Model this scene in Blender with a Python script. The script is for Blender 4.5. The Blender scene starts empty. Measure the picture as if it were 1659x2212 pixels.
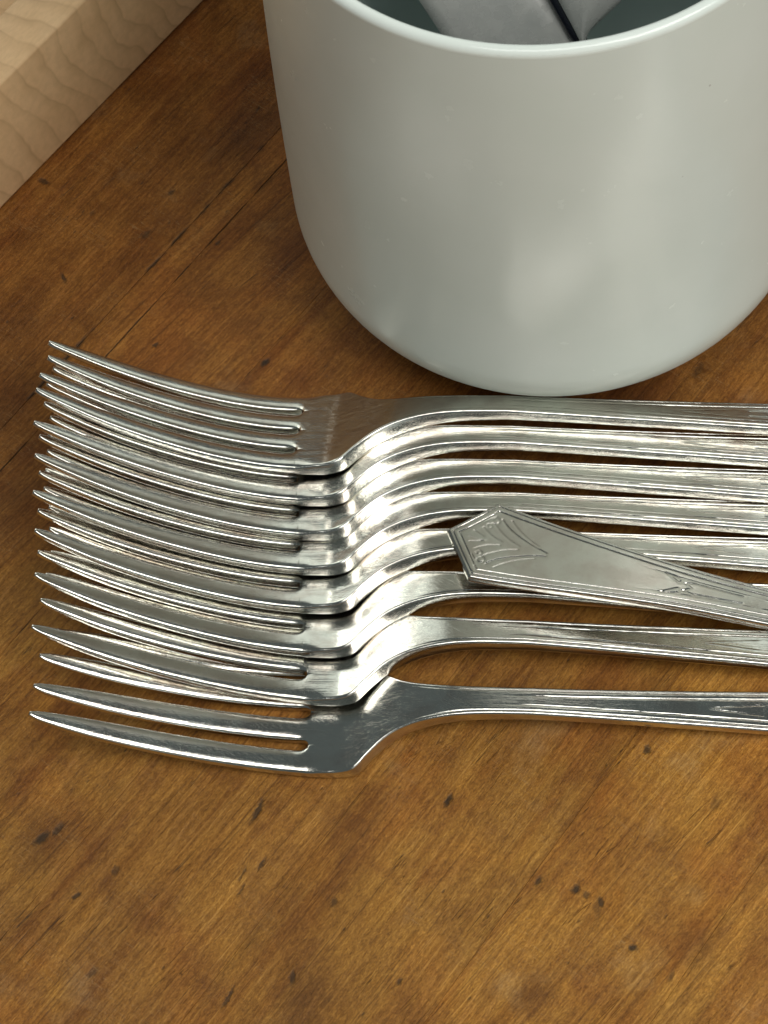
import bpy, bmesh, math, random
import numpy as np
from mathutils import Vector, Matrix
random.seed(4)
R = math.radians
MM = 0.001
S = bpy.context.scene
COL = S.collection

# ---------------------------------------------------------------- camera
cam_d = bpy.data.cameras.new('camera'); cam = bpy.data.objects.new('camera', cam_d); COL.objects.link(cam)
pitch, roll = R(61), R(2.5)
ax = Vector((0, math.cos(pitch), -math.sin(pitch)))
u0 = Vector((0, math.sin(pitch), math.cos(pitch))); r0 = Vector((1, 0, 0))
rt = r0*math.cos(roll) - u0*math.sin(roll); up = u0*math.cos(roll) + r0*math.sin(roll)
M = Matrix((rt, up, -ax)).transposed().to_4x4()
M.translation = Vector((41.834, -204.577, 452.561))*MM
cam.matrix_world = M
cam_d.sensor_fit = 'VERTICAL'; cam_d.sensor_height = 36; cam_d.sensor_width = 27
cam_d.lens = 36*5200/2212
cam_d.shift_x = (829.5-1250)/2212
cam_d.clip_start = 0.01; cam_d.clip_end = 20
cam_d.dof.use_dof = True; cam_d.dof.focus_distance = 0.487; cam_d.dof.aperture_fstop = 55
S.camera = cam

# ---------------------------------------------------------------- world, lamps, exposure
W = bpy.data.worlds.new('World'); S.world = W; W.use_nodes = True
W.node_tree.nodes['Background'].inputs[0].default_value = (.68, .80, .80, 1)
W.node_tree.nodes['Background'].inputs[1].default_value = 0.125
def area(name, loc, size, L, col, target=(0, 0.03, 0)):
    d = bpy.data.lights.new(name, 'AREA'); d.shape = 'RECTANGLE'; d.size, d.size_y = size
    d.energy = L*math.pi*size[0]*size[1]; d.color = col
    o = bpy.data.objects.new(name, d); COL.objects.link(o); o.location = loc
    o.rotation_euler = (Vector(target)-Vector(loc)).to_track_quat('-Z', 'Y').to_euler()
    return o
area('overhead_window_light', (0.56, -0.36, 0.90), (0.55, 0.50), 7.2, (1, .975, .92))
area('front_fill_light', (0.55, -1.0, 0.42), (0.9, 0.5), .5, (.95, 1, .95))  # added camera-side fill, no known window; brightens crock front and box side
area('ceiling_window_light', (0.05, -0.30, 1.15), (0.62, 0.44), 4.2, (1, .985, .94))
area('far_reflection_panel', (0.1, 1.3, 0.80), (2.2, 0.72), 0.78, (.95, 1, .90))  # added soft panel, not a window: the grey that the fork faces mirror
area('left_window_light', (-0.70, 0.77, 0.50), (0.13, 0.42), 1.6, (1, .93, .78))
area('left_window_light', (-0.55, 0.88, 0.50), (0.17, 0.34), 2.3, (.95, 1, .92))
area('left_window_light', (-0.30, 0.98, 0.34), (0.12, 0.24), 1.4, (1, .95, .84))
area('right_cool_fill', (0.95, 0.80, 0.42), (0.5, 0.5), .8, (.82, .86, 1))  # cool panel added for light variety in the silver, no known window
S.view_settings.view_transform = 'Standard'; S.view_settings.look = 'None'
S.view_settings.exposure = 0; S.view_settings.gamma = 1
S.cycles.max_bounces = 8; S.cycles.glossy_bounces = 5; S.cycles.diffuse_bounces = 4
S.cycles.caustics_reflective = True; S.cycles.blur_glossy = 0.6; S.cycles.sample_clamp_indirect = 4

# ---------------------------------------------------------------- helpers
def tag(o, label=None, cat=None, group=None, kind=None):
    for k, v in (('label', label), ('category', cat), ('group', group), ('kind', kind)):
        if v: o[k] = v
    return o
def empty(name, loc=(0, 0, 0)):
    o = bpy.data.objects.new(name, None); COL.objects.link(o); o.location = loc
    o.empty_display_size = .01
    return o
def link_mesh(name, me, mat, parent=None):
    o = bpy.data.objects.new(name, me); COL.objects.link(o)
    if mat and not me.materials: me.materials.append(mat)
    if parent: o.parent = parent
    return o
def mesh_from(name, V, Fc, smooth=True):
    me = bpy.data.meshes.new(name)
    me.from_pydata([tuple(v) for v in V], [], [tuple(f) for f in Fc]); me.update()
    if smooth: me.polygons.foreach_set('use_smooth', [True]*len(me.polygons))
    return me

class NT:
    """tiny node-tree writer"""
    def __init__(s, mat):
        mat.use_nodes = True; s.t = mat.node_tree; s.b = s.t.nodes['Principled BSDF']
    def n(s, typ, **kw):
        nd = s.t.nodes.new(typ)
        for k, v in kw.items():
            if hasattr(nd, k): setattr(nd, k, v)
        return nd
    def l(s, a, b): s.t.links.new(a, b)
    def math(s, op, a, b=0.0, c=None, clamp=False):
        nd = s.n('ShaderNodeMath', operation=op, use_clamp=clamp)
        for i, v in enumerate((a, b) if c is None else (a, b, c)):
            if isinstance(v, (int, float)): nd.inputs[i].default_value = v
            else: s.l(v, nd.inputs[i])
        return nd.outputs[0]
    def mapping(s, vec, loc=(0, 0, 0), rot=(0, 0, 0), scale=(1, 1, 1), typ='POINT'):
        if typ == 'POINT' and any(rot) and tuple(scale) != (1, 1, 1): vec = s.mapping(vec, rot=rot); rot = (0, 0, 0)
        nd = s.n('ShaderNodeMapping', vector_type=typ); s.l(vec, nd.inputs[0])
        nd.inputs[1].default_value = loc; nd.inputs[2].default_value = rot; nd.inputs[3].default_value = scale
        return nd.outputs[0]
    def noise(s, vec, scale, detail=4, rough=.55, dist=0.0, out=0):
        nd = s.n('ShaderNodeTexNoise'); s.l(vec, nd.inputs['Vector'])
        nd.inputs['Scale'].default_value = scale; nd.inputs['Detail'].default_value = detail
        nd.inputs['Roughness'].default_value = rough; nd.inputs['Distortion'].default_value = dist
        return nd.outputs[out]
    def ramp(s, f, stops, interp='LINEAR'):
        nd = s.n('ShaderNodeValToRGB'); s.l(f, nd.inputs[0]); cr = nd.color_ramp; cr.interpolation = interp
        while len(cr.elements) < len(stops): cr.elements.new(.5)
        for e, (p, c) in zip(cr.elements, stops):
            e.position = p; e.color = (c, c, c, 1) if isinstance(c, (int, float)) else (*c, 1)
        return nd.outputs[0]
    def mix(s, f, a, b, mode='MIX'):
        nd = s.n('ShaderNodeMix', data_type='RGBA', blend_type=mode)
        for i, v in ((0, f), (6, a), (7, b)):
            if isinstance(v, (int, float)): nd.inputs[i].default_value = v
            elif isinstance(v, tuple): nd.inputs[i].default_value = (*v, 1)
            else: s.l(v, nd.inputs[i])
        return nd.outputs[2]
    def bump(s, h, strength, dist, prev=None):
        nd = s.n('ShaderNodeBump'); nd.inputs['Strength'].default_value = strength
        nd.inputs['Distance'].default_value = dist; s.l(h, nd.inputs['Height'])
        if prev: s.l(prev, nd.inputs['Normal'])
        return nd.outputs[0]
    def pos_mm(s):
        g = s.n('ShaderNodeNewGeometry'); return s.mapping(g.outputs['Position'], scale=(1000, 1000, 1000))
    def obj_mm(s):
        g = s.n('ShaderNodeTexCoord'); return s.mapping(g.outputs['Object'], scale=(1000, 1000, 1000))

# ---------------------------------------------------------------- materials
def wood_material(name, ang, tone):
    m = bpy.data.materials.new(name); t = NT(m); P = t.pos_mm()
    G = t.mapping(P, rot=(0, 0, R(-ang)))                       # x along the grain
    wob = t.noise(P, .03, 3, .5)
    fib = t.noise(t.mapping(G, scale=(.045, 1.0, 1)), 1.0, 8, .72, .35)      # long fibres
    flk = t.noise(t.mapping(G, scale=(.50, 1.35, 1)), 1.1, 8, .78, .5)         # short flecks
    strk = t.noise(t.mapping(P, rot=(0, 0, R(-ang-7)), scale=(.03, .55, 1)), 1.0, 6, .75, .15)
    blo = t.noise(P, .085, 4, .6, .6)
    big = t.noise(P, .022, 3, .55, .4)
    c = t.ramp(fib, [(.32, (.10, .046, .011)), (.45, (.225, .116, .028)), (.55, (.32, .175, .044)), (.67, (.50, .31, .11))])
    c2 = t.ramp(flk, [(.34, (.11, .050, .012)), (.5, (.26, .138, .036)), (.66, (.44, .265, .09))])
    c = t.mix(.62, c, c2)
    c = t.mix(t.ramp(strk, [(.56, 0.0), (.68, .45)]), c, (.46, .27, .11))
    c = t.mix(t.ramp(strk, [(.30, .55), (.41, 0.0)]), c, (.085, .036, .012))
    grit = t.noise(t.mapping(G, scale=(1.4, 2.8, 1)), 1.2, 6, .8, .3)
    c = t.mix(1.0, c, t.ramp(grit, [(.32, (.55, .50, .44)), (.5, (1.0, 1.0, 1.0)), (.68, (1.42, 1.40, 1.36))]), 'MULTIPLY')
    hair = t.noise(t.mapping(G, scale=(.018, 2.2, 1)), 1.0, 3, .6, .2)
    c = t.mix(t.math('MULTIPLY', t.ramp(hair, [(.60, 0.0), (.66, .5)]), t.ramp(blo, [(.4, 0.2), (.6, 1.0)])), c, (.50, .31, .12))
    c = t.mix(t.ramp(hair, [(.34, .5), (.40, 0.0)]), c, (.07, .032, .01))
    c = t.mix(1.0, c, t.ramp(blo, [(.30, (.76, .68, .62)), (.5, (1.0, .97, .92)), (.7, (1.16, 1.13, 1.02))]), 'MULTIPLY')
    band = t.noise(t.mapping(G, scale=(.012, .16, 1)), 1.0, 3, .55, .3)
    c = t.mix(1.0, c, t.ramp(band, [(.34, (.80, .70, .64)), (.5, (1.0, .99, 1.0)), (.66, (1.14, 1.16, 1.2))]), 'MULTIPLY')
    red = t.noise(P, .035, 4, .6, .5)
    c = t.mix(t.ramp(red, [(.48, 0.0), (.66, .75)]), c, t.mix(1.0, c, (.95, .80, .72), 'MULTIPLY'))
    c = t.mix(1.0, c, t.ramp(big, [(.35, (.80, .74, .72)), (.6, (1.08, 1.06, 1.02))]), 'MULTIPLY')
    # old oil stain plus painted-in shade, darkening the boards towards crock and box
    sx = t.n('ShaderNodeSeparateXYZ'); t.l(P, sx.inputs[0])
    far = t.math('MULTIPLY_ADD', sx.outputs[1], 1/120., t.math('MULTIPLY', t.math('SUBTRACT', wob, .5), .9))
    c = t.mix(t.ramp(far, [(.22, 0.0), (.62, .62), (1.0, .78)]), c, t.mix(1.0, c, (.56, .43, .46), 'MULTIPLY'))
    warp = t.noise(P, .55, 3, .6, out=1)
    wv = t.n('ShaderNodeVectorMath', operation='MULTIPLY_ADD'); t.l(warp, wv.inputs[0])
    wv.inputs[1].default_value = (1.7, 1.7, 0); wv.inputs[2].default_value = (0, 0, 0)
    ad = t.n('ShaderNodeVectorMath', operation='ADD'); t.l(P, ad.inputs[0]); t.l(wv.outputs[0], ad.inputs[1])
    sb = t.n('ShaderNodeVectorMath', operation='ADD'); t.l(ad.outputs[0], sb.inputs[0]); sb.inputs[1].default_value = (-.85, -.85, 0)
    PW = sb.outputs[0]
    def spot(x, y, a, b, r, s, soft):
        mp = t.mapping(PW, loc=(x, y, 0), rot=(0, 0, R(r)), scale=(a, b, 1000), typ='TEXTURE')
        ln = t.n('ShaderNodeVectorMath', operation='LENGTH'); t.l(mp, ln.inputs[0])
        mr = t.n('ShaderNodeMapRange'); t.l(ln.outputs['Value'], mr.inputs[0])
        mr.inputs[1].default_value = 1.0+soft; mr.inputs[2].default_value = 1.0-soft
        mr.inputs[3].default_value = 0; mr.inputs[4].default_value = s
        return mr.outputs[0]
    acc = None
    for (x, y, a, b, r, s) in SPOTS:
        v = spot(x, y, a*.76, b*.74, r, s*.88, .38); acc = v if acc is None else t.math('MAXIMUM', acc, v)
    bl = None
    for (x, y, a) in STAINS_AND_SHADE:
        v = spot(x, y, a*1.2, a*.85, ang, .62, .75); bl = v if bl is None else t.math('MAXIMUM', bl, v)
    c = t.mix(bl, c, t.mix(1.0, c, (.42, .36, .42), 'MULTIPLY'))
    # random small pits
    vo = t.n('ShaderNodeTexVoronoi'); t.l(t.mapping(G, scale=(.09, .2, 1)), vo.inputs['Vector']); vo.inputs['Scale'].default_value = 1
    pit = t.ramp(vo.outputs['Distance'], [(.025, .6), (.06, 0.0)])
    acc = t.math('MAXIMUM', acc, pit)
    # hairline cracks along the grain
    crk = t.noise(t.mapping(P, rot=(0, 0, R(-ang+3)), scale=(.022, .55, 1)), 1.0, 2, .5, .8)
    crl = t.math('ABSOLUTE', t.math('SUBTRACT', crk, .5)); brk = t.noise(P, .06, 2, .5)
    crm = t.math('MULTIPLY', t.ramp(crl, [(0.0, 1.0), (.007, 0.0)]), t.ramp(brk, [(.54, 0.0), (.60, .75)]))
    acc = t.math('MAXIMUM', acc, crm)
    # worn, chipped joints between the boards
    DJ = t.mapping(P, rot=(0, 0, R(-53.2)))
    sj = t.n('ShaderNodeSeparateXYZ'); t.l(DJ, sj.inputs[0])
    jn = t.math('MULTIPLY', t.math('SUBTRACT', t.noise(P, .45, 4, .7), .5), 1.6)
    jb = t.noise(P, .07, 3, .6)
    for (jp, jw, thr) in ((111.8, .36, .44), (104.8, .16, .42), (75.3, .13, .55), (-45, .12, .60), (34, .12, .60)):
        dj = t.math('ABSOLUTE', t.math('ADD', t.math('SUBTRACT', sj.outputs[1], jp), t.math('MULTIPLY', jn, min(1, jw*2.2))))
        mr = t.n('ShaderNodeMapRange'); t.l(dj, mr.inputs[0]); mr.inputs[1].default_value = jw*1.7; mr.inputs[2].default_value = jw*.5
        acc = t.math('MAXIMUM', acc, t.math('MULTIPLY', mr.outputs[0], t.ramp(jb, [(thr, 0.0), (thr+.09, .8)])))
    c = t.mix(acc, c, (.022, .016, .013))
    # pale scuffs and scratches
    scr = t.noise(t.mapping(P, rot=(0, 0, R(38)), scale=(.05, 1.2, 1)), 1.0, 3, .6, 1.5)
    scl = t.ramp(t.math('ABSOLUTE', t.math('SUBTRACT', scr, .5)), [(0.0, 1.0), (.007, 0.0)])
    scm = t.math('MULTIPLY', scl, t.ramp(t.noise(P, .05, 2), [(.50, 0.0), (.60, .55)]))
    c = t.mix(scm, c, (.42, .30, .2))
    haze = t.math('MULTIPLY', t.ramp(t.noise(P, .045, 3, .6), [(.60, 0.0), (.74, .5)]), t.ramp(flk, [(.4, .2), (.7, 1.0)]))
    c = t.mix(haze, c, (.36, .27, .2))
    c = t.mix(1.0, c, (tone[0]*1.25, tone[1]*1.16, tone[2]*.82), 'MULTIPLY')
    t.l(c, t.b.inputs['Base Color'])
    t.l(t.ramp(blo, [(.3, .34), (.7, .56)]), t.b.inputs['Roughness'])
    t.b.inputs['Specular IOR Level'].default_value = .24
    h = t.math('ADD', t.math('MULTIPLY', fib, .5), t.math('MULTIPLY', flk, .35))
    h = t.math('SUBTRACT', h, t.math('MULTIPLY', acc, .8))
    h = t.math('ADD', h, t.math('MULTIPLY', strk, .6))
    t.l(t.bump(t.math('ADD', h, t.math('MULTIPLY', grit, .5)), .7, .0004), t.b.inputs['Normal'])
    return m

SPOTS = [(-68.8,-23.3,2.3,1.25,35,.95),(-65.7,-21.5,2.0,0.9,60,0.80),(-53.5,-30.8,1.3,0.8,50,0.60),(-61.1,-35.7,1.2,0.8,50,0.90),(-25.6,-19.4,3.6,0.8,62,0.90),(-24.4,-30.8,2.0,0.5,60,0.80),(-28.1,-32.6,2.2,0.35,68,0.70),(-28.4,-36.0,2.0,0.35,62,0.70),(-9.8,-39.5,1.2,0.8,70,0.70),(-17.8,-54.5,2.0,0.7,80,0.80),(-30.3,-58.1,3.2,0.5,62,0.80),(-56.9,-51.8,1.6,0.7,50,0.60),(38.0,-38.8,1.2,1.1,40,1.00),(42.8,-41.9,1.3,0.8,75,0.90),(40.1,-40.3,1.0,0.9,20,0.70),(30.6,-36.8,1.6,0.8,50,0.80),(48.7,-51.5,1.1,1.0,0,1.00),(12.9,-19.0,1.8,0.8,62,1.00),(3.0,-56.2,1.1,0.6,60,0.80),(53.7,-9.6,1.3,0.9,80,0.90),(-73.3,113.3,1.8,0.6,110,0.90),(-51.5,94.0,1.1,0.6,20,0.90),(-26.7,87.8,1.5,1.0,50,1.00),(-55.0,124.4,1.8,1.1,50,0.60),(-38.2,121.2,1.1,0.6,50,0.80),(-49.5,136.0,1.2,0.7,60,0.70),(-79.7,140.9,2.0,1.0,330,0.80),(-67.8,131.2,1.0,0.6,50,0.50),(69.7,80.9,2.6,1.2,60,0.60),(66.6,-22.2,2.2,1.0,60,0.45),(55.9,-57.2,1.6,0.7,60,0.60),(42.1,-43.3,0.8,2.5,0,0.40)]
STAINS_AND_SHADE = [(-82.4,101.6,4.4),(-34.0,152.2,6.3),(-20.3,118.2,5.8),(-68.8,-24.1,4.7),(-15.2,-58.8,4.2),(62.5,-51.1,4.2),(-52.2,34.8,6.3),(29.6,-59.9,3.2),(56.1,71.9,6.3),(-82.6,77.8,12.0),(-82.2,53.2,12.5),(-77.6,33.6,10.0)]  # mostly stains; those left of the tine tips paint the fork pile's shadow
WOOD_ANG = 50
TONES = [(1, 1, 1), (.93, .91, .88), (1.06, 1.05, 1.0), (.97, .94, .95), (1.12, 1.1, 1.02)]
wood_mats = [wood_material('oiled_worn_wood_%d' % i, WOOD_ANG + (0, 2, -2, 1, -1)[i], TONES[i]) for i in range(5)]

def maple_material():
    m = bpy.data.materials.new('pale_maple'); t = NT(m); O = t.obj_mm()
    wp = t.noise(O, .045, 2, .45, out=1)
    ma = t.n('ShaderNodeVectorMath', operation='MULTIPLY_ADD'); t.l(wp, ma.inputs[0]); ma.inputs[1].default_value = (4, 4, 4); t.l(O, ma.inputs[2])
    sx = t.n('ShaderNodeSeparateXYZ'); t.l(ma.outputs[0], sx.inputs[0])
    zz = t.math('MAXIMUM', t.math('SUBTRACT', 37, sx.outputs[2]), 0)
    r = t.math('SUBTRACT', sx.outputs[0], t.math('MULTIPLY', t.math('MULTIPLY', zz, zz), 1/115.))
    r = t.math('MULTIPLY', t.math('ADD', r, t.math('MULTIPLY', sx.outputs[1], .35)), 1/6.2)
    f = t.math('FRACT', t.math('ADD', r, t.math('MULTIPLY', t.noise(O, .035, 3, .5), 2.6)))
    line = t.ramp(f, [(0.0, .0), (.50, .03), (.84, .6), (.91, 1.0), (1.0, .05)])
    fine = t.noise(t.mapping(O, scale=(.35, 1, .35)), 1.4, 4, .6)
    c = t.ramp(t.noise(O, .06, 3), [(.3, (.68, .44, .225)), (.7, (.77, .52, .285))])
    c = t.mix(t.math('MULTIPLY', line, t.ramp(t.noise(O, .09, 2), [(.35, .25), (.65, .6)])), c, (.40, .235, .11))
    c = t.mix(t.ramp(fine, [(.35, .25), (.6, 0.0)]), c, (.48, .31, .16))
    t.l(c, t.b.inputs['Base Color']); t.b.inputs['Roughness'].default_value = .55
    t.l(t.bump(fine, .25, .0002), t.b.inputs['Normal'])
    return m
maple = maple_material()

def silver_material(name='tarnished_silver', base=(.77, .765, .71), dark=.0, rough=(.07, .17)):
    m = bpy.data.materials.new(name); t = NT(m); O = t.obj_mm()
    oi = t.n('ShaderNodeObjectInfo')
    ofs = t.n('ShaderNodeCombineXYZ'); P = t.pos_mm()
    n1 = t.noise(P, .11, 4, .6, .5); n2 = t.noise(P, .9, 4, .65, .3)
    c = t.mix(t.ramp(n1, [(.42, 0.0), (.62, .5)]), base, (.57, .50, .45))
    c = t.mix(t.ramp(n2, [(.55, 0.0), (.75, .35)]), c, (.56, .54, .47))
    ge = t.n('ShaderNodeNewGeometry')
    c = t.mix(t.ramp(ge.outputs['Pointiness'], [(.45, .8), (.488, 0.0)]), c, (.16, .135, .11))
    # tiny specks
    sp = t.noise(P, 2.2, 3, .6)
    c = t.mix(t.ramp(sp, [(.70, 0.0), (.78, .6)]), c, (.2, .17, .14))
    t.l(c, t.b.inputs['Base Color']); t.b.inputs['Metallic'].default_value = 1
    rr = t.n('ShaderNodeMapRange'); t.l(n2, rr.inputs[0]); rr.inputs[1].default_value = .3; rr.inputs[2].default_value = .7
    rr.inputs[3].default_value = rough[0]; rr.inputs[4].default_value = rough[1]
    t.l(rr.outputs[0], t.b.inputs['Roughness'])
    # fine wear: scratches mostly along the length, plus random hairlines
    s1 = t.noise(t.mapping(O, scale=(.12, 3.0, 3.0)), 1.6, 4, .6)
    s2 = t.noise(t.mapping(O, rot=(0, 0, R(35)), scale=(.1, 4.0, 1)), 1.5, 2, .5, 1)
    s2l = t.ramp(t.math('ABSOLUTE', t.math('SUBTRACT', s2, .5)), [(0.0, 1.0), (.012, 0.0)])
    h = t.math('ADD', t.math('MULTIPLY', s1, .8), t.math('MULTIPLY', s2l, -.25))
    h = t.math('ADD', h, t.math('MULTIPLY', n2, .5))
    t.l(t.bump(h, .16, .00012, t.bump(t.math('ADD', t.math('MULTIPLY', t.noise(P, .24, 3, .55), .6), t.noise(t.mapping(O, scale=(.06, .55, .55)), 1.0, 3, .55)), .07, .0008)), t.b.inputs['Normal'])
    return m
silver = silver_material()
satin = bpy.data.materials.new('satin_steel'); _t = NT(satin)
_t.l(_t.ramp(_t.noise(_t.pos_mm(), .12, 3), [(.3, (.34, .345, .335)), (.7, (.42, .42, .40))]), _t.b.inputs['Base Color'])
_t.l(_t.ramp(_t.noise(_t.pos_mm(), .35, 4, .6), [(.35, .16), (.65, .38)]), _t.b.inputs['Roughness']); _t.b.inputs['Metallic'].default_value = .15

def ceramic_material(name='white_glazed_ceramic', k=(1, 1, 1)):
    m = bpy.data.materials.new(name); t = NT(m); P = t.pos_mm()
    n = t.noise(P, .05, 3, .5)
    c = t.ramp(n, [(.3, (.735, .80, .74)), (.7, (.765, .825, .77))])
    sp = t.n('ShaderNodeTexVoronoi'); t.l(P, sp.inputs['Vector']); sp.inputs['Scale'].default_value = .09
    c = t.mix(t.ramp(sp.outputs['Distance'], [(.012, .6), (.03, 0.0)]), c, (.25, .22, .2))
    if k != (1, 1, 1): c = t.mix(1.0, c, k, 'MULTIPLY')
    t.l(c, t.b.inputs['Base Color'])
    t.b.inputs['Roughness'].default_value = .26
    if k == (1, 1, 1): t.l(t.ramp(t.noise(P, .16, 4, .6), [(.3, .245), (.7, .275)]), t.b.inputs['Roughness'])
    t.b.inputs['Specular IOR Level'].default_value = .5
    t.b.inputs['Coat Weight'].default_value = .0
    t.b.inputs['Subsurface Weight'].default_value = 0
    t.l(t.bump(t.noise(P, .05, 2), .06, .002), t.b.inputs['Normal'])
    return m
ceramic = ceramic_material()
ceramic_in = ceramic_material('darkened_inner_ceramic', (.58, .64, .66))  # same ceramic multiplied darker and bluer for the inner wall

# ---------------------------------------------------------------- the table top: oiled planks
table = empty('wooden_table_top'); tag(table, kind='structure')
DIRA = R(53.2)
dx, dy = math.cos(DIRA), math.sin(DIRA); nx, ny = -dy, dx
def plank(a, b, mat, gap=.02, z0=-26, l0=-700, l1=900):
    a += gap; b -= gap; ch = .05 if gap < .1 else .22
    prof = [(a, z0), (b, z0), (b, -ch*1.4), (b-ch, -.02), (b-ch*2.5, 0), (a+ch*2.5, 0), (a+ch, -.02), (a, -ch*1.4)]
    V = []; n = len(prof)
    for l in (l0, l1):
        for p, z in prof: V.append(((nx*p+dx*l)*MM, (ny*p+dy*l)*MM, z*MM))
    Fc = [(i, (i+1) % n, n+(i+1) % n, n+i) for i in range(n)] + [tuple(range(n))[::-1], tuple(range(n, 2*n))]
    me = mesh_from('plank', V, Fc, smooth=False)
    link_mesh('plank', me, mat, table)
# joints, measured across the boards (mm)
J = [-344, -307, -270, -233, -196, -158, -119, -81, -45, -6, 34, 75.3, 104.8, 111.8, 157, 188, 226, 263, 300, 338]
pos = [j*1.0 for j in J]
for i in range(len(pos)-1):
    g = .02
    if abs(J[i]-111.8) < .1 or abs(J[i+1]-111.8) < .1: g = .06
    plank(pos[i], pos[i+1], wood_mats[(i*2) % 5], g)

# ---------------------------------------------------------------- fork geometry
TL = 53.0; TIP = 18.6; ARCH = 6.3; LEN = 160.0
def sstep(a, b, s):
    t = min(max((s-a)/(b-a), 0), 1); return t*t*(3-2*t)
def lerp_tab(tab, s):
    if s <= tab[0][0]: return tab[0][1]
    for i in range(len(tab)-1):
        (a, va), (b, vb) = tab[i], tab[i+1]
        if s <= b:
            # catmull-rom through the table
            p0 = tab[i-1][1] if i > 0 else va; p3 = tab[i+2][1] if i+2 < len(tab) else vb
            t0 = tab[i-1][0] if i > 0 else a-1; t3 = tab[i+2][0] if i+2 < len(tab) else b+1
            m1 = (vb-p0)/(b-t0)*(b-a); m2 = (p3-va)/(t3-a)*(b-a)
            t = (s-a)/(b-a)
            return (2*t**3-3*t**2+1)*va+(t**3-2*t**2+t)*m1+(-2*t**3+3*t**2)*vb+(t**3-t**2)*m2
    return tab[-1][1]
HW = [(0, 13.52), (5, 13.6), (8.4, 13.45), (9.9, 13.1), (11.0, 12.3), (12.2, 10.9), (13.8, 9.3), (15.8, 7.5), (18.3, 5.95), (22, 4.65), (27, 3.75), (33, 3.25), (42, 3.08), (55, 3.25), (75, 3.85), (92, 4.45), (110, 5.3), (130, 7.35), (152, 10.05)]
# neck profile: flat head, quick bend at the shoulder, long ease into the handle
_ZS = np.arange(0, 60.01, .1)
_SL = np.array([sstep(4.2, 9.6, v)*(1-sstep(16, 39, v)) for v in _ZS]); _ZI = np.concatenate([[0], np.cumsum((_SL[1:]+_SL[:-1])/2*.1)]); _ZI *= ARCH/_ZI[-1]
def hw(s):
    if s > 152: return 10.05*max(0, (LEN-s)/8.0)
    if s > 130: return 7.35+(s-130)/22*2.7
    return lerp_tab(HW, s)
def zc(s):
    if s < 0: return TIP*(-s/TL)**1.63
    z = float(np.interp(s, _ZS, _ZI))
    if s > 45: z -= (s-45)*.068
    if s > 135: z += .0022*(s-135)**2
    return z
ZS = [(-55, .5), (-46, .85), (-30, 1.1), (-12, 1.25), (0, 1.38), (4, 1.45), (10, 1.65), (20, 1.85), (34, 1.65), (50, 1.4), (92, 1.15), (152, 1.1), (160, 1.0)]
def hb(s): return lerp_tab(ZS, s)
TW = [(-TL, .45), (-52.1, .8), (-50.5, 1.12), (-46.5, 1.55), (-41, 1.95), (-33, 2.22), (-20, 2.4), (-6, 2.48), (0, 2.5)]
def pitch_at(s): return 7.35+(6.15-7.35)*min(1, -s/TL)**.8 if s < 0 else 7.35
KT = 34; NC = 4*KT
# normalised column layouts
def tine_cols(s):
    p = pitch_at(s); w = lerp_tab(TW, s); rr = 1.7
    half = p/2
    g0 = half-w
    if s > -rr: g = g0*math.sqrt(max(0, 1-(1+s/rr)**2))
    else: g = g0
    out = []
    for k in range(4):
        c = (k-1.5)*p
        lo = -(half-g) if k > 0 else -w
        hi = (half-g) if k < 3 else w
        if s < -rr: lo, hi = -w, w
        out.append((c+lo, c+hi, c))
    return out
UL = [math.sin(math.pi/2*(-1+2*i/(KT-1))) for i in range(KT)]
dl = [0, .05, .12, .2, .3, .4, .52, .64, .72, .78, .84, .9, .96, 1.02, 1.08, 1.2, 1.4, 1.6, 1.8, 1.92, 2.0, 2.06, 2.12, 2.18, 2.26, 2.4, 2.6, 2.8, 3.0, 3.1, 3.18, 3.25, 3.32, 3.4, 3.6]
rest = NC//2-len(dl)
STROKES = []
def arc_pts(c, r, a0, a1, n=14): return [(c[0]+r*math.cos(R(a0+(a1-a0)*i/n)), c[1]+r*math.sin(R(a0+(a1-a0)*i/n))) for i in range(n+1)]
def add_stroke(pts, wdt=.2, dep=.2, mirror=True):
    STROKES.append((pts, wdt, dep))
    if mirror: STROKES.append(([(x, -y) for x, y in pts], wdt, dep))
# palmette near the end: two long sweeping lines, small scrolls, ribs and beads
def quad(p, q, r_, n=16): return [((1-t)**2*p[0]+2*t*(1-t)*q[0]+t*t*r_[0], (1-t)**2*p[1]+2*t*(1-t)*q[1]+t*t*r_[1]) for t in [i/n for i in range(n+1)]]
add_stroke(quad((149.8, 5.9), (147.0, 2.6), (138.5, .4)), .16, .22)
add_stroke(quad((147.8, 6.2), (145.0, 3.2), (140.5, 1.6)), .14, .15)
add_stroke(quad((151.0, 4.3), (148.0, 1.4), (144.5, .5)), .16, .15)
add_stroke(quad((153.0, 2.9), (151.0, 1.0), (148.3, .5)), .16, .16)
add_stroke(arc_pts((151.0, 5.2), .75, 0, 300), .16, .2)
add_stroke(arc_pts((151.9, 3.6), .55, 20, 320), .14, .16)
add_stroke([(154.6, 1.5), (152.2, .6)], .14, .16)
add_stroke([(155.4, .0), (151.6, .0)], .16, -.12, False)
add_stroke(quad((153.2, 4.4), (152.2, 5.6), (151.2, 6.4)), .14, .14)
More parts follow.
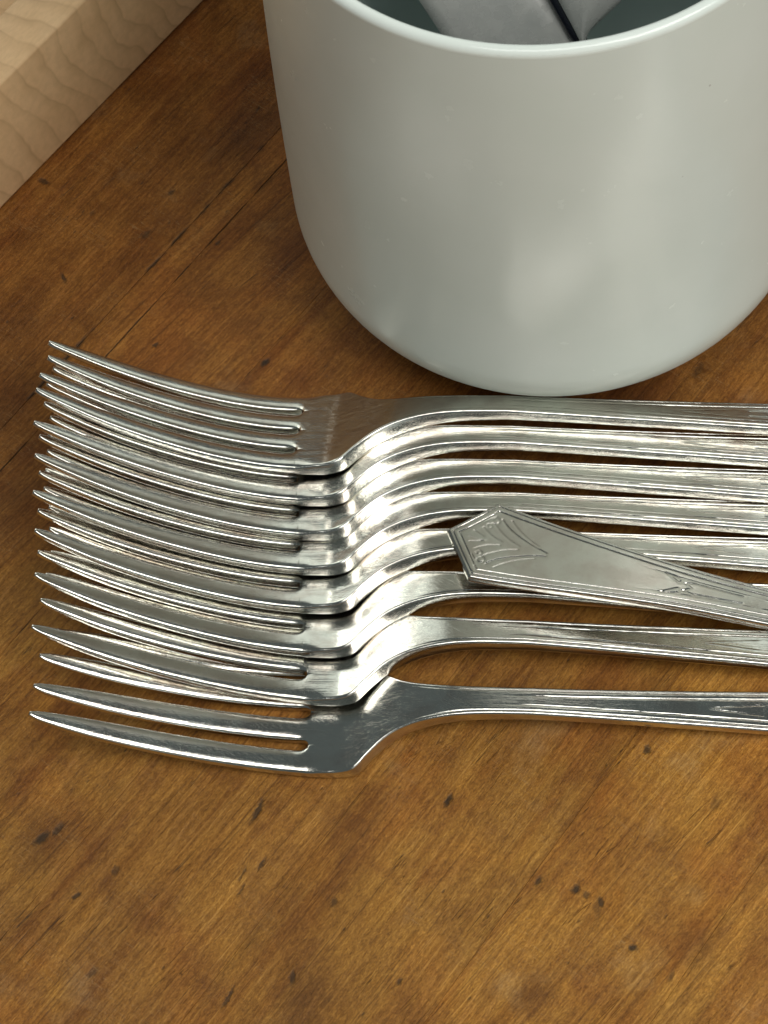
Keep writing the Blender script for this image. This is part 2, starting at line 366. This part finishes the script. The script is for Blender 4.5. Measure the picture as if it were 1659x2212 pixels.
# diamond and triangle where the end panel meets the stem
add_stroke([(113.6, 2.5), (109.9, 1.7), (110.3, .55), (113.6, 2.5)], .15, .2)
add_stroke([(109.2, .95), (107.7, 0), (109.2, -.95)], .15, .22, False)
add_stroke([(109.2, .95), (107.2, 1.35), (97, .9)], .15, .2)
def seg_d(px, py, a, b):
    vx, vy = b[0]-a[0], b[1]-a[1]; L = vx*vx+vy*vy
    t = 0 if L == 0 else min(1, max(0, ((px-a[0])*vx+(py-a[1])*vy)/L))
    return math.hypot(px-a[0]-t*vx, py-a[1]-t*vy)
BB = [(min(p[0] for p in st[0])-1, max(p[0] for p in st[0])+1, min(p[1] for p in st[0])-1, max(p[1] for p in st[0])+1) for st in STROKES]
def relief(s, y):
    z = 0
    for (pts, w_, dep), bb in zip(STROKES, BB):
        if not (bb[0] < s < bb[1] and bb[2] < y < bb[3]): continue
        d = min(seg_d(s, y, pts[i], pts[i+1]) for i in range(len(pts)-1))
        z -= .6*dep*math.exp(-(d/(w_*1.45))**2)
    return max(z, -.3)
def top_z(s, y, W_):
    """height of the top face above the mid-plane"""
    b = hb(s); d = W_-abs(y)
    if s > 140: # distance to the two end edges too
        ex, ey = 8.0, 10.05; L = math.hypot(ex, ey)
        de = ((LEN-s)*ey-abs(y)*ex)/L
        d = min(d*.995, de) if s < 152 else de
    d = max(d, 0)
    k = min(1, W_/3.2) if s < 60 else 1
    rnd = .55
    z = b
    if d < rnd: z -= (rnd-math.sqrt(max(0, rnd*rnd-(rnd-d)**2)))*.9
    g1 = sstep(20, 34, s); g2 = sstep(36, 56, s); g3 = sstep(90, 98, s)
    z -= g1*.17*math.exp(-((d-.9*k)/.11)**2)
    z -= g2*.16*math.exp(-((d-2.1)/.11)**2)
    z -= g1*.10*max(0, 1-d/(.9*k))
    z += g2*.05*max(0, 1-((d-1.5)/.6)**2)
    if s > 80:
        yl = .098*(s-80); target = 3.25
        if W_-yl > target and s < 108: z -= .055*math.exp(-((abs(y)-yl)/.17)**2)*sstep(80, 83, s)
        elif s < 153: z -= .08*math.exp(-((d-target)/.15)**2)*sstep(92, 100, s)*(1-.8*sstep(112, 122, s))
    if s > 110 and d > 3.3: z -= .02*min(1, (d-3.3)/.3)*sstep(110, 114, s)
    if s > 95: z += relief(s, y)
    return z
def sections():
    ss = []
    s = -TL
    while s < -5.3: ss.append(s); s += (.3 if s < -50 else .85)
    ss += [-5, -4.2, -3.4, -2.7, -2.2, -1.8, -1.7, -1.6, -1.45, -1.25, -1.0, -.75, -.5, -.3, -.15, -.06, 0]
    s = .3
    while s < 96: ss.append(s); s += .5 if s < 45 else (.8 if s < 78 else .5)
    while s < 151.7: ss.append(s); s += .25 if s < 121 else (.5 if s < 134 else .2)
    ss += [151.7, 152.0]
    s = 152.2
    while s < LEN-.15: ss.append(s); s += .22
    ss.append(LEN-.06)
    return ss
def build_fork_arrays():
    V = []; Fc = []; region = []
    def quadf(a, b, c, d, r_): Fc.append((a, b, c, d)); region.append(r_)
    ss = sections(); i0 = ss.index(0)
    def crown(u, e=.24, n=2.45): return e+(1-e)*(1-min(1, abs(u))**n)**(1/n)
    def pt(s, y, zoff):
        # offset along the normal of the side profile
        sl = (zc(s+.05)-zc(s-.05))/.1
        L = math.hypot(1, sl)
        return (s-sl/L*zoff, y, zc(s)+zoff/L)
    top = {}; bot = {}
    for i, s in enumerate(ss):
        T = []; B = []; b = hb(s)
        if s <= 0:
            m = 1-sstep(-3.2, 1.4, s)
            for k, (lo, hi, c) in enumerate(tine_cols(s)):
                W_ = hw(s) if s >= 0 else 13.3
                for u in UL:
                    y = (lo+hi)/2+(hi-lo)/2*u
                    zt = b*crown(u)
                    if s > -3.2:
                        flat = b
                        outer = (k == 0 and u < 0) or (k == 3 and u > 0)
                        if not outer: zt = flat+(zt-flat)*m
                    ytip = y
                    T.append((s, y, zt)); B.append((s, y, -b*crown(u, .3, 2.8)))
        else:
            W_ = hw(s)
            tl = tine_cols(0); Ytot = tl[3][1]
            m = 1-sstep(-3.2, 1.4, s); mo = 1-sstep(0, 5, s)
            f = sstep(3, 26, s)
            d_full = dl[:]
            for j in range(NC):
                k, ui = divmod(j, KT); u = UL[ui]
                lo, hi, c = tl[k]
                yt = ((lo+hi)/2+(hi-lo)/2*u)/Ytot*W_
                jj = j if j < NC//2 else NC-1-j
                scale = 1.0 if W_ >= 4.3 else W_/4.3
                if s > 152: scale = W_/10.05
                if jj < len(dl): dd = dl[jj]*scale
                else:
                    d0 = dl[-1]*scale; q = (jj-len(dl)+1)/(rest+.5)
                    dd = d0+(W_-d0)*q
                yh = -(W_-dd) if j < NC//2 else (W_-dd)
                y = yt*(1-f)+yh*f
                zt = top_z(s, y, W_)
                outer = (k == 0 and u < 0) or (k == 3 and u > 0)
                zz = b*crown(u)
                if outer: zt = zz*mo+zt*(1-mo)
                else: zt = zt+(zz-b)*m
                d = W_-abs(y); r_ = .6
                zb = -b+((r_-math.sqrt(max(0, r_*r_-(r_-d)**2))) if d < r_ else 0)
                T.append((s, y, zt)); B.append((s, y, zb))
        top[i] = len(V); V.extend(pt(*p) for p in T)
        bot[i] = len(V); V.extend(pt(*p) for p in B)
    def reg(s, k=0):
        if s < 0: return 'tine%d' % k
        return 'head' if s < 24 else 'handle'
    for i in range(len(ss)-1):
        s = ss[i]
        for j in range(NC-1):
            k = j//KT
            if s < 0 and (j+1) % KT == 0:
                # slot between two tines: walls
                a, b_ = top[i]+j, top[i+1]+j; c, d = bot[i]+j, bot[i+1]+j
                quadf(a, c, d, b_, 'tine%d' % k)
                quadf(a+1, b_+1, d+1, c+1, 'tine%d' % (k+1)); continue
            quadf(top[i]+j, top[i]+j+1, top[i+1]+j+1, top[i+1]+j, reg(s, k))
            quadf(bot[i]+j, bot[i+1]+j, bot[i+1]+j+1, bot[i]+j+1, reg(s, k))
        quadf(top[i], top[i+1], bot[i+1], bot[i], reg(s, 0))
        e = NC-1
        quadf(top[i]+e, bot[i]+e, bot[i+1]+e, top[i+1]+e, reg(s, 3))
    for k in range(4):
        for j in range(k*KT, k*KT+KT-1):
            quadf(top[0]+j, bot[0]+j, bot[0]+j+1, top[0]+j+1, 'tine%d' % k)
    n = len(ss)-1
    for j in range(NC-1): quadf(top[n]+j, top[n]+j+1, bot[n]+j+1, bot[n]+j, 'handle')
    return np.array(V)*MM, Fc, region
def fork_parts():
    V, Fc, region = build_fork_arrays()
    # weld the points where slots close (gap zero at s=0)
    key = {}; remap = np.zeros(len(V), int); NV = []
    for i, v in enumerate(V):
        k = (round(v[0]*2e5), round(v[1]*2e5), round(v[2]*2e5))
        if k not in key: key[k] = len(NV); NV.append(v)
        remap[i] = key[k]
    F2 = []; R2 = []
    for f, r_ in zip(Fc, region):
        g = []
        for x in f:
            x = int(remap[x])
            if x not in g: g.append(x)
        if len(g) >= 3: F2.append(tuple(g)); R2.append(r_)
    full = mesh_from('full', NV, F2)
    bm = bmesh.new(); bm.from_mesh(full); bmesh.ops.recalc_face_normals(bm, faces=bm.faces); bm.to_mesh(full); bm.free()
    nrm = np.zeros(len(full.vertices)*3, np.float32); full.vertex_normals.foreach_get('vector', nrm); nrm = nrm.reshape(-1, 3)
    faces = [tuple(p.vertices) for p in full.polygons]
    NV = np.array(NV)
    out = {}
    for rname in ('tine0', 'tine1', 'tine2', 'tine3', 'head', 'handle'):
        idx = [i for i, r_ in enumerate(R2) if r_ == rname]
        used = sorted({v for i in idx for v in faces[i]}); mp = {v: n for n, v in enumerate(used)}
        me = mesh_from('tine' if rname.startswith('tine') else rname, NV[used], [tuple(mp[v] for v in faces[i]) for i in idx])
        me.normals_split_custom_set_from_vertices([tuple(nrm[v]) for v in used])
        me.materials.append(silver)
        out[rname] = me
    bpy.data.meshes.remove(full)
    return out
parts = fork_parts()

def make_fork(name):
    t = empty(name)
    for k in range(4): link_mesh('tine', parts['tine%d' % k], None, t)
    link_mesh('head', parts['head'], None, t)
    link_mesh('handle', parts['handle'], None, t)
    return t
def copy_thing(src):
    c = src.copy(); COL.objects.link(c)
    for ch in src.children:
        d = ch.copy(); COL.objects.link(d); d.parent = c
    return c
def pose(o, x, y, z, yaw, tilt, pit=0):
    m = Matrix.Translation(Vector((x, y, z))*MM) @ Matrix.Rotation(R(yaw), 4, 'Z') @ Matrix.Rotation(-R(tilt), 4, 'X') @ Matrix.Rotation(R(pit), 4, 'Y')
    o.matrix_world = m

# (x, y, z, yaw, tilt): the pile, from the fork lying flat nearest the camera to the one under the crock
FORKS = [
 (-14.7, 0.5, 1.8, -3.41, 1.8, 'lowest silver fork, lying flat with its dark head on the bare wood'),
 (-14.7, 14.5, 3.9, -4.09, 11.0, 'silver fork resting directly on the flat lowest fork'),
 (-15.2, 24.3, 4.8, -3.74, 15.0, 'silver fork third from the bottom, its handle under the lower corner of the loose handle'),
 (-16.0, 33.4, 5.5, -2.78, 18.5, 'silver fork fourth from the bottom, its handle just left of the loose tip'),
 (-16.2, 41.8, 5.9, -2.66, 20.5, 'silver fork fourth down from the crock, behind the upper corner of the loose handle'),
 (-16.5, 50.0, 5.9, -2.9, 20.9, 'silver fork third down from the crock in the overlapping pile'),
 (-16.9, 57.9, 6.2, -2.53, 21.8, 'second silver fork down from the crock, tucked under the topmost fork'),
 (-17.5, 64.7, 6.6, -2.04, 25.0, 'topmost silver fork of the pile, its handle touching the foot of the white crock'),
]
first = make_fork('silver_fork')
for i, (x, y, z, yaw, tilt, lab) in enumerate(FORKS):
    o = first if i == 0 else copy_thing(first)
    # every fork has been used: its tines are bent a little its own way
    for c in o.children:
        if not c.name.startswith('tine'): continue
        me = c.data.copy(); c.data = me
        co = np.zeros(len(me.vertices)*3, np.float32); me.vertices.foreach_get('co', co); co = co.reshape(-1, 3)
        t = np.clip(-co[:, 0]*1000/TL, 0, 1.1)
        co[:, 1] += t**1.8*random.uniform(-.25, .25)*MM; co[:, 2] += t**1.8*random.uniform(-.25, .25)*MM
        co[:, 0] += t**6*random.uniform(-.5, .6)*MM
        me.vertices.foreach_set('co', co.ravel()); me.update()
    pose(o, x, y, z, yaw, tilt)
    tag(o, lab, 'fork', 'silver forks fanned in an overlapping pile')

# the loose piece lying across them, only its handle in view
lo = empty('silver_fork')
for k in range(4): link_mesh('tine', parts['tine%d' % k], None, lo)
link_mesh('head', parts['head'], None, lo); link_mesh('handle', parts['handle'], None, lo)
tag(lo, 'silver flatware with a pointed engraved handle end lying aslant across the pile of forks', 'flatware')
def place_loose():
    W_mid = Vector((22.0, 31.5, 15.6)); d = Vector((-.944, .33, 0)).normalized()
    Rx = (d + Vector((0, 0, .02))).normalized()
    side = Vector((0, 0, 1)).cross(Rx).normalized(); nz = Rx.cross(side)
    rm = Matrix((Rx, side, nz)).transposed().to_4x4()
    rm = rm @ Matrix.Rotation(R(9), 4, 'X')
    off = rm @ Vector((152, 0, zc(152)))
    m = rm.copy(); m.translation = (W_mid-off)*MM
    lo.matrix_world = m
place_loose()

# ---------------------------------------------------------------- white crock
crock = empty('white_crock', (39.4*MM, 119.2*MM, 0))
tag(crock, 'tall white glazed ceramic crock with rounded foot standing behind the forks', 'crock')
def lathe(name, prof, mat, parent, n=160):
    V = []; Fc = []
    for r_, z in prof:
        for k in range(n):
            a = 2*math.pi*k/n; V.append((r_*math.cos(a)*MM, r_*math.sin(a)*MM, z*MM))
    for i in range(len(prof)-1):
        for k in range(n):
            Fc.append((i*n+k, i*n+(k+1) % n, (i+1)*n+(k+1) % n, (i+1)*n+k))
    return link_mesh(name, mesh_from(name, V, Fc), mat, parent)
prof = [(0.01, 1.2), (18, 1.2), (20, .3), (22.5, 0)]
rb = 29
for q in np.linspace(.06, math.pi/2, 26): prof.append((22.5+34.6*math.sin(q), rb-rb*math.cos(q)))
for u in np.linspace(.05, 1, 16): prof.append((57.1-3.9*u+.6*math.sin(math.pi*u), rb+(126.4-rb)*u))
lathe('body', prof, ceramic, crock)
rim = [(53.2, 126.4)]
for q in np.linspace(0, math.pi, 17): rim.append((51.85+1.35*math.cos(q), 126.5+1.5*math.sin(q)))
rim += [(50.5, 125.6)]
glossy_rim = ceramic_material('polished_rim_glaze', (1.12, 1.12, 1.14)); glossy_rim.node_tree.nodes['Principled BSDF'].inputs['Roughness'].default_value = .12  # tint lifted over the body's, painting the rim's highlight into its colour
lathe('rim', rim, glossy_rim, crock)
inn = [(50.5, 125.6)]+[(50.4, 125.6-(125.6-35)*u) for u in np.linspace(.1, 1, 6)]
for q in np.linspace(math.pi/2, .05, 10): inn.append((21.4+29*math.sin(q), 33-29*math.cos(q)))
inn.append((.01, 4.0))
lathe('inner_wall', inn, ceramic_in, crock)

# ---------------------------------------------------------------- flatware standing in the crock
def slab(name, rows, thick, mat, parent, ridge=0.0):
    """rows: list of (left point, right point) from top to bottom; slightly crowned sheet with thickness"""
    N = 9; V = []; Fc = []
    for side in (1, -1):
        for (a, b) in rows:
            a = Vector(a); b = Vector(b)
            nrm = Vector((0, -1, .8)).normalized()
            for j in range(N):
                u = j/(N-1); p = a.lerp(b, u)
                cr = (1-(2*u-1)**2)*.8 if not ridge else (1-abs(2*u-1))*ridge
                V.append((p+nrm*(cr+side*thick/2*(1-(2*u-1)**6*.7)))*MM)
    nr = len(rows); o = nr*N
    for i in range(nr-1):
        for j in range(N-1):
            q = i*N+j
            Fc.append((q, q+1, q+N+1, q+N)); Fc.append((o+q, o+q+N, o+q+N+1, o+q+1))
        Fc.append((i*N, (i+1)*N, o+(i+1)*N, o+i*N)); e = N-1
        Fc.append((i*N+e, o+i*N+e, o+(i+1)*N+e, (i+1)*N+e))
    for j in range(N-1):
        Fc.append((j, o+j, o+j+1, j+1)); b0 = (nr-1)*N
        Fc.append((b0+j, b0+j+1, o+b0+j+1, o+b0+j))
    me = mesh_from(name, V, Fc)
    return link_mesh(name, me, mat, parent)
# all lean back from the foot of the near wall to the far wall
def lean(x, z, off=0): return (x, 86-off+.8*(z-10), z)
kn = empty('serving_blade'); tag(kn, 'broad pale satin blade leaning at the left inside the white crock', 'cutlery')
rows = [(lean(-20, 118), lean(5, 112)), (lean(-6, 94), lean(20, 92)), (lean(13.3, 67.5), lean(40.7, 66.6)), (lean(20.3, 58.2), lean(46.9, 59.0)), (lean(30, 42), lean(54, 42)), (lean(36, 25), lean(57, 25)), (lean(40, 13), lean(55, 13))]
slab('blade', rows, 1.5, satin, kn)
k2 = empty('serving_blade'); tag(k2, 'narrow ridged satin handle tapering to a point beside the broad blade in the crock', 'cutlery')
rows = [(lean(22, 112, 4), lean(84, 112, 4)), (lean(34, 85, 4), lean(66, 85, 4)), (lean(42.3, 68.8, 4), lean(55.5, 68.5, 4)), (lean(45.4, 63.8, 4), lean(48.6, 63.8, 4)), (lean(46.5, 61.8, 4), lean(47.3, 61.8, 4)), (lean(52, 40, 4), lean(52.8, 40, 4)), (lean(55, 16, 2), lean(55.8, 16, 2))]
slab('blade', rows, .9, satin, k2, ridge=1.6)
k3 = empty('dark_gap_strip'); tag(k3, 'added black strip standing for the shaded gap between the blades in the crock', 'cutlery')  # black strip added where the gap between the blades lies in shade
navy = bpy.data.materials.new('black_gap_strip'); NT(navy).b.inputs['Base Color'].default_value = (.006, .006, .012, 1)
navy.node_tree.nodes['Principled BSDF'].inputs['Roughness'].default_value = .2
rows = [(lean(24, 100, 1.9), lean(31, 100, 1.9)), (lean(40.4, 67.5, 1.9), lean(43.6, 67.4, 1.9)), (lean(44.1, 61.5, 1.9), lean(47.9, 61.5, 1.9)), (lean(46.2, 59.5, 1.9), lean(48.0, 59.5, 1.9)), (lean(52.5, 42, 1.9), lean(55, 42, 1.9)), (lean(57, 16, 1.9), lean(59, 16, 1.9))]
slab('handle', rows, .9, navy, k3)

# ---------------------------------------------------------------- maple box, upper left
box = empty('maple_box'); tag(box, 'pale maple box wall with curved growth rings at the upper left', 'box')
BH, BT, BL = 34.0, 13.5, 240.0
A0 = Vector((nx*151.2, ny*151.2, 0))
box.matrix_world = Matrix.Translation((A0+Vector((dx, dy, 0))*(95))*MM) @ Matrix.Rotation(DIRA, 4, 'Z')
def board(name, x0, x1, y0, y1, z0, z1, parent):
    bm = bmesh.new(); bmesh.ops.create_cube(bm, size=1)
    for v in bm.verts:
        v.co = Vector(((x0 if v.co.x < 0 else x1), (y0 if v.co.y < 0 else y1), (z0 if v.co.z < 0 else z1)))*MM
    bmesh.ops.bevel(bm, geom=bm.edges[:], offset=.9*MM, segments=3, affect='EDGES', profile=.5)
    me = bpy.data.meshes.new(name); bm.to_mesh(me); bm.free()
    me.polygons.foreach_set('use_smooth', [True]*len(me.polygons))
    try: me.set_sharp_from_angle(angle=R(30))
    except Exception: pass
    return link_mesh(name, me, maple, parent)
board('side_panel', -120, 120, 0, BT, .3, BH, box)
board('side_panel', -120, 120, 130, 130+BT, .3, BH, box)
board('end_panel', -120, -120+BT, BT+.1, 129.9, .3, BH, box)
board('end_panel', 120-BT, 120, BT+.1, 129.9, .3, BH, box)
board('base_panel', -120+BT+.1, 120-BT-.1, BT+.1, 129.9, 1, 7, box)
